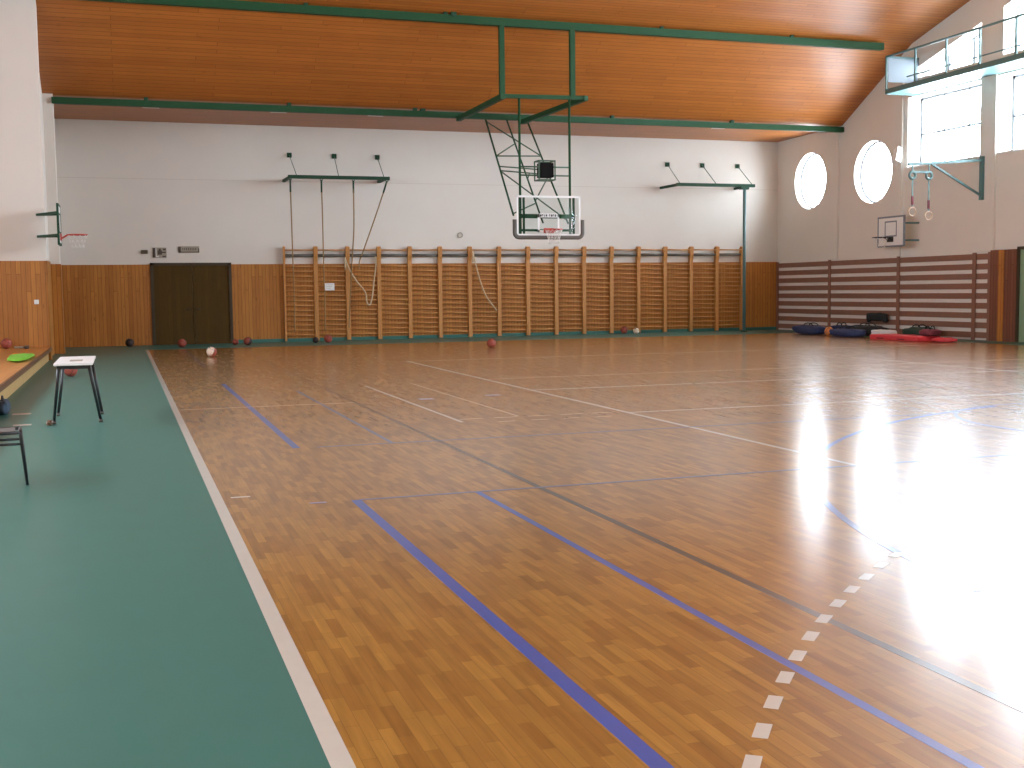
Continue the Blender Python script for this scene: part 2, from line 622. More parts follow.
vline(0.612, YBACK, 33.0, 0.075, 'white_line')
vline(1.555, 11.27, 19.85, 0.07, 'blue_line')
vline(1.555, 0.6, 8.25, 0.07, 'blue_line')
vline(1.58, 24.5, 32.6, 0.05, 'faded_blue_line')
vline(2.50, 11.28, 17.9, 0.045, 'faded_blue_line')
vline(2.47, 0.6, 8.22, 0.045, 'blue_line')
vline(2.97, 0.6, 32.8, 0.05, 'black_line')
vline(3.65, 12.75, 18.33, 0.04, 'white_line')
vline(4.44, 13.08, 18.6, 0.03, 'faded_white')
vline(5.79, 8.1, 24.5, 0.05, 'white_line')
vline(14.55, 8.1, 21.0, 0.05, 'white_line')
hline(8.25, 1.59, 9.5, 0.045, 'faded_blue_line')
hline(11.26, 1.75, 9.5, 0.045, 'faded_blue_line')
hline(15.63, 0.66, 2.95, 0.045, 'faded_white')
hline(12.89, 5.8, 20.5, 0.05, 'white_line')
hline(16.41, 5.8, 20.5, 0.05, 'white_line')
hline(18.77, 5.8, 20.5, 0.045, 'faded_white')
hline(24.4, 5.8, 20.5, 0.045, 'faded_white')
for k in range(5):
    hline(13.02, 3.70 + 0.42 * k, 3.98 + 0.42 * k, 0.035, 'faded_white')
    if k < 4:
        hline(12.62, 4.05 + 0.40 * k, 4.25 + 0.40 * k, 0.03, 'faded_white')
arc(10.05, 15.6, 1.75, 0, 360, 0.05, 'green_line', 72)
arc(12.4, 3.4, 8.55, 105, 172, 0.05, 'blue_line', 72)
arc(10.6, 9.9, 1.9, 60, 330, 0.045, 'faded_blue_line', 60)
# broken nine-metre line
cx, cy, rr = 10.5, -3.2, 10.74
a = math.radians(143.8)
for k in range(22):
    mb = MB()
    t = a - k * (0.288 / rr)
    c = Vector((cx + rr * math.cos(t), cy + rr * math.sin(t), 0.0011))
    Mx = Matrix.Translation(c) @ Matrix.Rotation(t + PI / 2, 4, 'Z')
    mb.box(-0.066, 0.066, -0.027, 0.027, -0.0009, 0.0009, 0, Mx)
    o = mb.build('line_marking', M['white_line'])
    o.parent = floor
# stray tape marks
stripe(0.71, 0.85, 8.68, 8.72, 'white_line', 0.0015)
stripe(1.22, 1.34, 8.22, 8.27, 'grey_tape', 0.0015)
stripe(3.88, 4.08, 15.62, 15.80, 'grey_tape', 0.0015)
stripe(4.9, 5.12, 15.8, 15.94, 'grey_tape', 0.0015)
for nm, (x0, x1, y0, y1), lab in (('floor_tape', (-1.37, -1.15, 15.92, 16.08), 'white tape strip on green floor, farther of the two by the platform'),
                                  ('floor_tape', (-1.25, -1.05, 14.54, 14.68), 'white tape strip on green floor, nearer of the two by the platform')):
    o = origin_to(MB().box(x0, x1, y0, y1, 0.0, 0.002).build(nm, M['white_line']), ((x0 + x1) / 2, (y0 + y1) / 2, 0))
    tag(o, lab, 'tape', 'tape strips on the green floor')

# wainscots, pilasters
HW = 2.38
struct(MB().box(LEFTX, 0.88, D - 0.035, D, 0.0, HW).build('trim_1', M['wainscot']))
struct(MB().box(3.15, R, D - 0.035, D, 0.0, HW).build('trim_2', M['wainscot']))
struct(MB().box(FARLEFT, -1.60, NEARY - 0.035, NEARY, 0.0, 2.31).build('trim_3', M['wainscot']))
struct(MB().box(LEFTX, LEFTX + 0.03, NEARY + 0.3, D - 0.035, 0.0, HW - 0.01).build('trim_4', M['wainscot']))
struct(MB().box(-1.645, -1.60, NEARY - 0.035, NEARY + 0.33, 0.0, 2.31).build('trim_5', M['wainscot']))
# left column beneath the low purlin
struct(MB().box(LEFTX, -1.47, YK1 - 0.05, YK1 + 0.35, 0.0, 6.66).build('wall_column_left', M['plaster']))
struct(MB().box(LEFTX, -1.445, YK1 - 0.075, YK1 + 0.37, 0.0, 2.31).build('trim_6', M['wainscot']))
# seam of the plaster on the far wall
struct(MB().box(LEFTX, R, D - 0.004, D, 4.882, 4.900).build('trim_7', M['plaster_seam']))
# right wall pilasters
k = 8
for (ya, yb) in ((32.42, 32.82), (29.20, 29.52), (25.32, 25.90), (21.60, 22.16), (17.88, 18.46)):
    zt = min(roof_z(ya), roof_z(yb)) - 0.02
    if yb < 29.0:
        zt = 7.3
    struct(MB().box(R - 0.07, R, ya, yb, HW if ya > 25 else 2.42, zt).build('trim_%d' % k, M['plaster']))
    k += 1
# boarded pier and green door at the right edge
struct(MB().box(R - 0.10, R, 24.42, 25.38, 0.0, 2.40).build('trim_%d' % k, M['wainscot_red'])); k += 1
struct(MB().box(R - 0.115, R - 0.10, 24.86, 25.06, 0.0, 2.39).build('trim_%d' % k, M['wainscot'])); k += 1
d2 = struct(MB().box(R - 0.05, R, 22.4, 24.40, 0.0, 2.38).build('door_2', M['green_door']))
mb = MB().box(R - 0.09, R, 24.34, 24.42, 0, 2.44).box(R - 0.09, R, 22.34, 22.42, 0, 2.44).box(R - 0.09, R, 22.34, 24.42, 2.38, 2.46)
sub(mb, 'door_frame', M['door_frame'], d2)
mb = MB().rod((R - 0.05, 23.5, 1.05), (R - 0.12, 23.5, 1.05), 0.012).rod((R - 0.12, 23.5, 1.05), (R - 0.12, 23.36, 1.05), 0.012)
sub(mb, 'door_handle', M['black_metal'], d2)
struct(MB().box(R - 0.03, R, YBACK, 22.3, 0.0, 2.38).build('trim_%d' % k, M['wainscot'])); k += 1
# skirting below the wall bars
struct(MB().box(3.2, R, D - 0.06, D - 0.035, 0.0, 0.1).build('baseboard_far', M['green_floor']))

# dark double door in the far wall
d1 = struct(MB().box(0.93, 2.03, D - 0.028, D, 0.0, 2.36).box(2.04, 3.12, D - 0.028, D, 0.0, 2.36).build('door_1', M['door_brown']))
mb = MB().box(0.84, 0.93, D - 0.07, D, 0, 2.43).box(3.10, 3.18, D - 0.07, D, 0, 2.43).box(0.84, 3.18, D - 0.07, D, 2.35, 2.43)
sub(mb, 'door_frame', M['door_frame'], d1)
for s in (-1, 1):
    mb = MB().rod((2.03 + 0.09 * s, D - 0.02, 1.05), (2.03 + 0.09 * s, D - 0.09, 1.05), 0.012).rod((2.03 + 0.09 * s, D - 0.09, 1.05), (2.03 + 0.22 * s, D - 0.09, 1.05), 0.012)
    sub(mb, 'door_handle', M['black_metal'], d1)

# ------------------------------------------------------------------ windows
wn = 1
XF = R + 0.25
for (cy_, cz_, r_) in ROUND:
    w = MB().torus((XF, cy_, cz_), r_ - 0.02, 0.03, 'x', 48, 8)
    w.box(XF - 0.02, XF + 0.02, cy_ - 0.02, cy_ + 0.02, cz_ - r_ + 0.02, cz_ + r_ - 0.02)
    o = struct(w.build('window_%d' % wn, M['round_frame'])); wn += 1
    mb = MB().prism(circle(cy_, cz_, r_ - 0.02, 40), 'x', XF + 0.02, XF + 0.03)
    sub(mb, 'pane', M['glass'], o)
XF = R + 0.48
for (a_, b_, z0, z1) in BIG:
    w = MB()
    t = 0.07
    w.box(XF - 0.03, XF + 0.03, a_, a_ + t, z0, z1).box(XF - 0.03, XF + 0.03, b_ - t, b_, z0, z1)
    w.box(XF - 0.03, XF + 0.03, a_, b_, z0, z0 + t).box(XF - 0.03, XF + 0.03, a_, b_, z1 - t, z1)
    zm = z0 + 0.95
    w.box(XF - 0.03, XF + 0.03, a_, b_, zm - 0.03, zm + 0.03)
    for q in (1 / 3, 2 / 3):
        yy = a_ + (b_ - a_) * q
        w.box(XF - 0.03, XF + 0.03, yy - 0.02, yy + 0.02, z0, z1)
    o = struct(w.build('window_%d' % wn, M['frame_grey'])); wn += 1
    sub(MB().box(XF + 0.03, XF + 0.04, a_, b_, z0, z1), 'pane', M['glass'], o)
    sub(MB().box(R - 0.03, R + 0.45, a_, b_, z0 - 0.04, z0 - 0.002), 'window_sill', M['white_paint'], o)
for poly in TOP:
    w = MB()
    n = len(poly)
    for i in range(n):
        p, q = poly[i], poly[(i + 1) % n]
        w.bar((XF, p[0], p[1]), (XF, q[0], q[1]), 0.06, 0.09, (1, 0, 0))
    yb, ya = poly[0][0], poly[1][0]
    for q in (0.25, 0.5, 0.75) if False else (0.36, 0.72):
        yy = yb + (ya - yb) * q
        w.box(XF - 0.03, XF + 0.03, yy - 0.06, yy + 0.06, 7.45, ZK2 + 0.27 * ((YK2 - yy) if yy > YRIDGE else (yy - YM1)) - 0.82)
    o = struct(w.build('window_%d' % wn, M['frame_grey'])); wn += 1
    sub(MB().prism(poly, 'x', XF + 0.03, XF + 0.04), 'pane', M['glass'], o)
for (a_, b_) in ADDED_LWIN:  # frames and panes of the added, unseen left windows that let in extra light
    w = MB()
    x = FARLEFT - 0.18
    for (p, q) in ((a_, a_ + 0.07), (b_ - 0.07, b_), ((a_ + b_) / 2 - 0.035, (a_ + b_) / 2 + 0.035)):
        w.box(x - 0.03, x + 0.03, p, q, 3.4, 5.2)
    for (p, q) in ((3.4, 3.47), (5.13, 5.2), (4.3, 4.35)):
        w.box(x - 0.03, x + 0.03, a_, b_, p, q)
    o = struct(w.build('window_%d' % wn, M['frame_white'])); wn += 1
    sub(MB().box(x - 0.04, x - 0.03, a_, b_, 3.4, 5.2), 'pane', M['glass'], o)

# ------------------------------------------------------------------ green purlins across the hall
b1 = struct(MB().box(-1.5, R - 0.02, YK1 - 0.13, YK1 + 0.02, ZK1 - 0.22, ZK1 - 0.06).build('ceiling_beam', M['green_steel']))
b2 = struct(MB().box(FARLEFT + 0.1, 21.0, YK2 - 0.08, YK2 + 0.08, ZK2 - 0.24, ZK2 - 0.05).build('ceiling_beam', M['green_steel']))
for xx in (0.8, 4.5, 8.0, 14.0, 18.0):
    sub(MB().box(xx - 0.05, xx + 0.05, YK1 - 0.12, YK1 + 0.01, ZK1 - 0.07, ZK1 + 0.02), 'beam_bracket', M['dark_green_steel'], b1)
    sub(MB().box(xx - 0.05, xx + 0.05, YK2 - 0.05, YK2 + 0.05, ZK2 - 0.06, ZK2 + 0.05), 'beam_bracket', M['dark_green_steel'], b2)
for (xx, lab) in ((8.22, 'small green clamp on the low ceiling beam, left of the hoop frame'),):
    sub(MB().box(xx - 0.06, xx + 0.06, YK1 - 0.15, YK1 + 0.04, ZK1 - 0.08, ZK1 + 0.0), 'beam_clamp', M['dark_green_steel'], b1)
sub(MB().box(8.2 - 0.07, 8.2 + 0.07, YK2 - 0.10, YK2 + 0.10, ZK2 - 0.10, ZK2 + 0.02), 'beam_clamp', M['dark_green_steel'], b2)

# lamps set in the flat boards over the far wall
for xx, lab in ((0.95, 'slim white ceiling lamp over the dark door'), (4.35, 'slim white ceiling lamp over the left end of the wall bars'),
                (7.1, 'slim white ceiling lamp over the right end of the rope bar'), (18.1, 'slim white ceiling lamp over the bar with the climbing pole')):
    e = empty('ceiling_lamp', lab, 'lamp', (xx, 33.3, 6.5), 'slim lamps on the low ceiling')
    MB().box(xx - 0.24, xx + 0.24, 33.24, 33.36, 6.535, 6.60, 0.01).build('lamp_housing', M['lamp_white'], e)
    MB().box(xx - 0.22, xx + 0.22, 33.255, 33.345, 6.515, 6.535, 0.006).build('diffuser', M['white_paint'], e)

# ------------------------------------------------------------------ catwalk on the right wall
cat = empty('gallery', 'green steel gallery with railing along the bright windows', 'gallery', (21.4, 20.0, 6.95))
GX, GY0, GY1, GZ = 20.9, 7.0, 28.55, 6.98
MB().box(GX, R - 0.01, GY0, GY1, GZ, GZ + 0.05).build('deck', M['bluegreen_steel'], cat)
MB().box(GX - 0.02, GX + 0.04, GY0, GY1, GZ - 0.04, GZ + 0.10).box(GX - 0.02, R - 0.01, GY1 - 0.02, GY1 + 0.04, GZ - 0.04, GZ + 0.10).build('edge_beam', M['bluegreen_steel'], cat)
MB().box(GX - 0.02, GX + 0.03, GY0, GY1, GZ + 0.98, GZ + 1.03).box(GX - 0.02, R - 0.01, GY1, GY1 + 0.05, GZ + 0.98, GZ + 1.03).build('top_rail', M['bluegreen_steel'], cat)
MB().box(GX - 0.01, GX + 0.02, GY0, GY1 - 0.9, GZ + 0.28, GZ + 0.31).build('mid_rail', M['bluegreen_steel'], cat)
yy = GY1 + 0.02
while yy > GY0:
    MB().box(GX - 0.02, GX + 0.03, yy - 0.025, yy + 0.025, GZ + 0.05, GZ + 1.0).build('post', M['bluegreen_steel'], cat)
    yy -= 1.27
MB().box(GX + 0.05, R - 0.02, GY1, GY1 + 0.015, GZ + 0.30, GZ + 0.97).build('end_panel', M['gallery_panel'], cat)

# ------------------------------------------------------------------ wall bars: sixteen bays
X0, SP = 4.72, 0.9885
ORD = ['first', 'second', 'third', 'fourth', 'fifth', 'sixth', 'seventh', 'eighth', 'ninth', 'tenth', 'eleventh', 'twelfth', 'thirteenth', 'fourteenth', 'fifteenth', 'sixteenth']
ctx = {1: 'with a white notice on its rungs', 2: 'with a pale rope looped before it', 6: 'under a slanting pale rope', 15: 'beside the climbing pole',
       0: 'nearest the dark door'}
proto = None
for i in range(16):
    xa = X0 + SP * i
    lab = 'wooden wall bars bay, %s from the dark door' % ORD[i] + (', ' + ctx[i] if i in ctx else '')
    if i == 0:
        lab = 'wooden wall bars bay at the end nearest the dark door'
    if i == 15:
        lab = 'wooden wall bars bay at the end beside the climbing pole'
    if proto is None:
        e = empty('wall_bars', lab, 'wall bars', (xa, D - 0.1, 0), 'wall bars bays along the far wall')
        for xs in (xa + 0.032, xa + SP - 0.032):
            MB().prism([(D - 0.035, 0.02), (D - 0.035, 2.86), (D - 0.12, 2.92), (D - 0.22, 2.9), (D - 0.20, 2.6), (D - 0.16, 2.45), (D - 0.16, 0.02)], 'x', xs - 0.028, xs + 0.028).build('upright', M['post_wood'], e)
        for j in range(15):
            zz = 0.20 + 0.150 * j
            MB().rod((xa + 0.05, D - 0.115, zz), (xa + SP - 0.05, D - 0.115, zz), 0.021, 8).build('rung', M['bars_wood'], e)
        MB().rod((xa + 0.05, D - 0.17, 2.80), (xa + SP - 0.05, D - 0.17, 2.80), 0.021, 8).build('rung', M['bars_wood'], e)
        MB().rod((xa + 0.05, D - 0.12, 2.64), (xa + SP - 0.05, D - 0.12, 2.64), 0.045, 10).build('top_pipe', M['grey_pipe'], e)
        proto = e
    else:
        c = copy_thing(proto, (SP * i, 0, 0))
        c['label'] = lab
e = empty('notice', 'small white notice fixed on the wall bars near the dark door', 'sign', (6.12, D - 0.15, 1.55))
MB().box(5.97, 6.27, D - 0.155, D - 0.138, 1.56, 1.78).build('board', M['white_paint'], e)
mb = MB()
for r_ in range(3):
    mb.box(6.01, 6.23 - 0.04 * r_, D - 0.1575, D - 0.155, 1.725 - 0.05 * r_, 1.735 - 0.05 * r_)
mb.build('print', M['sign_grey'], e)


# ------------------------------------------------------------------ rope frame and climbing-pole frame
def outrigger(name, label, cat_, x0, x1, arm_x, plates, stays, zb):
    e = empty(name, label, cat_, ((x0 + x1) / 2, 35.0, zb))
    MB().box(x0, x1, 34.94, 35.06, zb - 0.05, zb + 0.05).build('crossbar', M['dark_green_steel'], e)
    MB().bar((arm_x[0], D - 0.01, zb - 0.02), (arm_x[1], 35.0, zb), 0.08, 0.08).build('arm', M['dark_green_steel'], e)
    MB().bar((x1 - 0.1, D - 0.01, zb), (x1 - 0.1, 35.0, zb), 0.08, 0.08).build('arm', M['dark_green_steel'], e)
    for px_, sx in zip(plates, stays):
        p = MB().box(px_ - 0.07, px_ + 0.07, D - 0.05, D, 5.61, 5.75).build('wall_plate', M['dark_green_steel'], e)
        MB().rod((px_, D - 0.03, 5.68), (sx, 35.0, zb + 0.04), 0.012, 6).build('stay_rod', M['thin_green'], e)
    for sx in ((x0 + 0.06, x0 + 0.98, x0 + 1.94, x1 - 0.08) if 'rope' in label else (x1 - 0.37,)):
        MB().torus((sx, 35.0, zb - 0.07), 0.035, 0.012, 'y', 14, 6).build('eyelet', M['thin_green'], e)
    return e


outrigger('rope_climbing_station', 'green overhead bar with four climbing ropes, stayed to far wall', 'climbing frame', 4.80, 7.85, (4.82, 4.88), (5.01, 6.38, 7.73), (5.05, 6.3, 7.68), 4.92)
outrigger('pole_climbing_station', 'green overhead bar with one climbing pole, stayed to far wall near corner', 'climbing frame', 17.5, 20.40, (17.47, 17.58), (17.72, 19.04, 20.40), (17.62, 18.96, 20.32), 4.91)


def rope(label, pts, r=0.02, mat='rope', name='climbing_rope'):
    # smooth polyline
    P = [Vector(p) for p in pts]
    out = []
    for i in range(len(P) - 1):
        p0 = P[max(i - 1, 0)]; p1 = P[i]; p2 = P[i + 1]; p3 = P[min(i + 2, len(P) - 1)]
        for k_ in range(6):
            t = k_ / 6
            out.append(0.5 * ((2 * p1) + (p2 - p0) * t + (2 * p0 - 5 * p1 + 4 * p2 - p3) * t * t + (3 * p1 - p0 - 3 * p2 + p3) * t ** 3))
    out.append(P[-1])
    e = empty(name, label, 'rope', P[-1], 'climbing ropes')
    MB().tube(out, r, 7).build('cord', M[mat], e)
    MB().rod(P[0] + Vector((0, 0, 0.02)), P[0] - Vector((0, 0, 0.35)) if abs(P[0].x - P[1].x) < 0.2 else P[0] + (P[1] - P[0]).normalized() * 0.35, r * 1.35, 7).build('sleeve', M['dark_green_steel' if mat == 'rope' else mat], e)
    return e


rope('brown climbing rope hanging straight at the end nearest the dark door', [(4.86, 35.0, 4.82), (4.87, 35.0, 3.5), (4.88, 35.02, 2.4), (4.89, 35.03, 1.2), (4.88, 35.03, 0.35)])
rope('brown climbing rope hanging straight, second from the dark door', [(5.78, 35.0, 4.82), (5.79, 35.0, 3.5), (5.79, 35.02, 2.4), (5.80, 35.03, 1.2), (5.79, 35.03, 0.35)])
rope('brown climbing rope hanging straight, third from the dark door', [(6.74, 35.0, 4.82), (6.73, 35.0, 3.5), (6.72, 35.3, 2.6), (6.70, 35.6, 1.6), (6.66, 35.8, 0.4)])
rope('brown climbing rope pulled aside at a slant and tied up', [(7.77, 35.0, 4.82), (7.45, 35.35, 3.75), (7.13, 35.75, 2.72), (7.05, 35.90, 2.45), (7.04, 35.93, 2.2)])
# loose pale ropes on the wall bars
rope('pale rope looped down in front of the wall bars', [(6.60, 35.88, 2.55), (6.70, 35.86, 2.25), (6.93, 35.86, 1.85), (7.20, 35.86, 1.50), (7.25, 35.86, 1.18), (7.34, 35.86, 1.10), (7.42, 35.86, 1.35), (7.48, 35.86, 1.8), (7.55, 35.86, 2.3), (7.56, 35.9, 2.6)], 0.022, 'pale_rope', 'loose_rope')
rope('pale rope hanging slanted over the wall bars below the backboard', [(10.72, 35.88, 2.75), (10.80, 35.86, 2.35), (10.95, 35.86, 1.8), (11.15, 35.86, 1.3), (11.5, 35.88, 0.85)], 0.022, 'pale_rope', 'loose_rope')

pole = empty('climbing_pole', 'blue green steel climbing pole standing at end of wall bars', 'climbing pole', (20.03, 35.0, 0))
MB().rod((20.03, 35.0, 0.03), (20.03, 35.0, 4.78), 0.055, 14).build('shaft', M['bluegreen_steel'], pole)
MB().rod((20.03, 35.0, 0.0), (20.03, 35.0, 0.03), 0.11, 16).build('floor_plate', M['dark_green_steel'], pole)
MB().box(19.86, 20.16, 34.92, 35.08, 4.78, 4.86).build('bracket', M['dark_green_steel'], pole)

# ------------------------------------------------------------------ ceiling-hung basketball hoop
hp = empty('basketball_hoop', 'ceiling hung basketball hoop with green truss and clear backboard', 'basketball hoop', (10.7, YK2, 2.9))
G = 'green_steel'
YM = 28.9
XL, XR = 9.46, 11.42
ZA = 6.46
MB().bar((XL + 0.02, YM, ZK2 - 0.1), (XL + 0.02, YM, ZA), 0.13, 0.13, (0, 1, 0)).build('hanger', M[G], hp)
MB().bar((XR, YM, ZK2 - 0.1), (XR, YM, ZA), 0.13, 0.13, (0, 1, 0)).build('hanger', M[G], hp)
MB().bar((9.47, YM - 0.08, ZA), (9.26, 32.25, 6.36), 0.12, 0.13).build('frame_arm', M[G], hp)
MB().bar((11.78, YM - 0.08, ZA + 0.05), (11.18, 32.25, 6.34), 0.12, 0.13).build('frame_arm', M[G], hp)
MB().bar((9.47, YM, ZA + 0.02), (11.80, YM, ZA + 0.06), 0.10, 0.10).build('crossbar', M[G], hp)
# masts and their rails
MX = (9.94, 11.33)
for mx in MX:
    MB().rod((mx, YM, ZA), (mx, YM, 2.96), 0.032, 10).build('mast', M[G], hp)
for zz in (4.70, 4.48):
    MB().rod((MX[0], YM, zz), (MX[1], YM, zz), 0.02, 8).build('mast_rail', M['thin_green'], hp)
# slanting stays to the low purlin
A0, A1 = Vector((10.06, 32.2, 6.36)), Vector((9.85, 29.05, 3.30))
B0, B1 = Vector((11.32, 32.2, 6.36)), Vector((11.37, 29.05, 3.22))
C0, C1 = Vector((10.70, 32.2, 6.36)), Vector((10.62, 29.05, 3.26))
A1 = Vector((9.80, 29.05, 3.45)); B1 = Vector((11.33, 29.05, 3.25))
for p, q in ((A0, A1), (B0, B1)):
    MB().rod(p, q, 0.026, 8).build('stay', M[G], hp)
MB().rod(C0, C1, 0.024, 8).build('stay', M[G], hp)
def on(p, q, t): return p + (q - p) * t
tr = [(on(A0, A1, 0.40), on(B0, B1, 0.36)), (on(A0, A1, 0.51), on(B0, B1, 0.50)), (on(A0, A1, 0.555), on(B0, B1, 0.545)),
      (on(A0, A1, 0.02), on(B0, B1, 0.36)), (on(A0, A1, 0.56), on(B0, B1, 0.97)),
      (on(A0, A1, 0.40), on(C0, C1, 0.24)), (on(C0, C1, 0.80), on(B0, B1, 0.55)), (on(C0, C1, 0.82), on(A0, A1, 0.985))]
for p, q in tr:
    MB().rod(p, q, 0.019, 7).build('brace', M['thin_green'], hp)
# winch box in its cage
cg = MB()
bx0, bx1, bz0, bz1 = 10.39, 10.86, 4.34, 4.86
for (xa_, xb_, za_, zb_) in ((bx0, bx1, bz1 - 0.03, bz1), (bx0, bx1, bz0, bz0 + 0.03), (bx0, bx0 + 0.03, bz0, bz1), (bx1 - 0.03, bx1, bz0, bz1)):
    cg.box(xa_, xb_, YM - 0.20, YM - 0.17, za_, zb_)
    cg.box(xa_, xb_, YM + 0.15, YM + 0.18, za_, zb_)
for xx in (bx0, bx1 - 0.03):
    for zz in (bz0, bz1 - 0.03):
        cg.box(xx, xx + 0.03, YM - 0.2, YM + 0.18, zz, zz + 0.03)
wb = cg.build('winch_cage', M['thin_green'], hp)
sub(MB().box(10.46, 10.83, YM - 0.15, YM + 0.15, 4.42, 4.80, 0.02), 'winch_box', M['black_box'], wb)
MB().rod((10.2, YM, 4.52), (10.14, YM, 4.34), 0.015, 6).build('latch', M['thin_green'], hp)
# backboard frame
bf = MB()
BY = 28.72
for xx in (9.88, 10.0, 11.29, 11.39):
    bf.box(xx - 0.022, xx + 0.022, BY + 0.05, BY + 0.11, 2.96, 3.93)
bf.box(9.88, 11.39, BY + 0.05, BY + 0.11, 3.36, 3.47)
bf.box(9.88, 11.39, BY + 0.05, BY + 0.11, 3.02, 3.08)
for xx in MX:
    for zz in (3.05, 3.42):
        bf.box(xx - 0.03, xx + 0.03, BY + 0.1, YM + 0.02, zz - 0.03, zz + 0.03)
bf.build('backboard_frame', M[G], hp)
bx0, bx1, bz0, bz1 = 9.77, 11.55, 2.90, 3.94
bd = MB().box(bx0, bx1, BY - 0.012, BY + 0.012, bz0, bz1).build('backboard', M['board_glass'], hp)
w = 0.05
bl = MB()
bl.box(bx0, bx1, BY - 0.02, BY - 0.013, bz1 - w, bz1).box(bx0, bx1, BY - 0.02, BY - 0.013, bz0, bz0 + w)
bl.box(bx0, bx0 + w, BY - 0.02, BY - 0.013, bz0, bz1).box(bx1 - w, bx1, BY - 0.02, BY - 0.013, bz0, bz1)
sub(bl, 'border_line', M['white_paint'], bd)
tx0, tx1, tz0, tz1 = 10.35, 10.95, 3.00, 3.48
tl = MB()
tl.box(tx0, tx1, BY - 0.02, BY - 0.013, tz1 - 0.10, tz1).box(tx0, tx1, BY - 0.02, BY - 0.013, tz0, tz0 + w)
tl.box(tx0, tx0 + w, BY - 0.02, BY - 0.013, tz0, tz1).box(tx1 - w, tx1, BY - 0.02, BY - 0.013, tz0, tz1)
sub(tl, 'target_line', M['white_paint'], bd)
# the dark lettering is unreadable in the photograph: worn letter strokes
lt = MB()
rl = random.Random(3)
x = tx0 + 0.06
for ch in range(9):
    if ch == 4:
        x += 0.035
        continue
    zl, zh = tz1 - 0.078, tz1 - 0.022
    lt.box(x, x + 0.02, BY - 0.023, BY - 0.02, zl, zh)
    lt.box(x, x + 0.036, BY - 0.023, BY - 0.02, (zh - 0.02) if ch % 2 else zl, zh if ch % 2 else zl + 0.02)
    if ch in (0, 3, 6, 8):
        lt.box(x + 0.024, x + 0.042, BY - 0.023, BY - 0.02, zl, zh)
    x += 0.053
sub(lt, 'lettering', M['black_box'], bd)
# padding: U along the bottom edge
pts = [(bx0 - 0.05, BY, 3.32), (bx0 - 0.05, BY, 2.98)]
for i in range(1, 6):
    t = PI + PI / 2 * i / 6
    pts.append((bx0 + 0.07 + 0.12 * math.cos(t), BY, 2.98 + 0.12 * math.sin(t)))
pts.append((bx0 + 0.07, BY, 2.86))
pr = [(bx1 + bx0 - p[0], BY, p[2]) for p in reversed(pts)]
MB().tube(pts + pr, 0.055, 10).build('padding', M['grey_pad'], hp)
# rim and net
rx = (tx0 + tx1) / 2
rim = MB().torus((rx, BY - 0.40, 3.05), 0.225, 0.011, 'z', 36, 8)
rim.box(rx - 0.14, rx + 0.14, BY - 0.05, BY - 0.023, 2.97, 3.10)
rim.box(rx - 0.11, rx + 0.11, BY - 0.19, BY - 0.05, 3.025, 3.05)
rim.bar((rx - 0.10, BY - 0.04, 2.98), (rx - 0.15, BY - 0.23, 3.045), 0.02).bar((rx + 0.10, BY - 0.04, 2.98), (rx + 0.15, BY - 0.23, 3.045), 0.02)
rim = rim.build('rim', M['red_steel'], hp)


def net_mesh(c, R0, R1, h, n=12, rows=4, r=0.006):
    mb = MB()
    lv = []
    for j in range(rows + 1):
        t = j / rows
        rr_ = R0 + (R1 - R0) * (t ** 0.7)
        lv.append([Vector(c) + Vector((rr_ * math.cos(2 * PI * (i + 0.5 * (j % 2)) / n), rr_ * math.sin(2 * PI * (i + 0.5 * (j % 2)) / n), -h * t)) for i in range(n)])
    for j in range(rows):
        for i in range(n):
            if j % 2 == 0:
                mb.rod(lv[j][i], lv[j + 1][i], r, 4).rod(lv[j][(i + 1) % n], lv[j + 1][i], r, 4)
            else:
                mb.rod(lv[j][i], lv[j + 1][(i + 1) % n], r, 4).rod(lv[j][i], lv[j + 1][i], r, 4)
    return mb


sub(net_mesh((rx, BY - 0.40, 3.04), 0.22, 0.13, 0.36, 12, 4, 0.005), 'net', M['net'], rim)


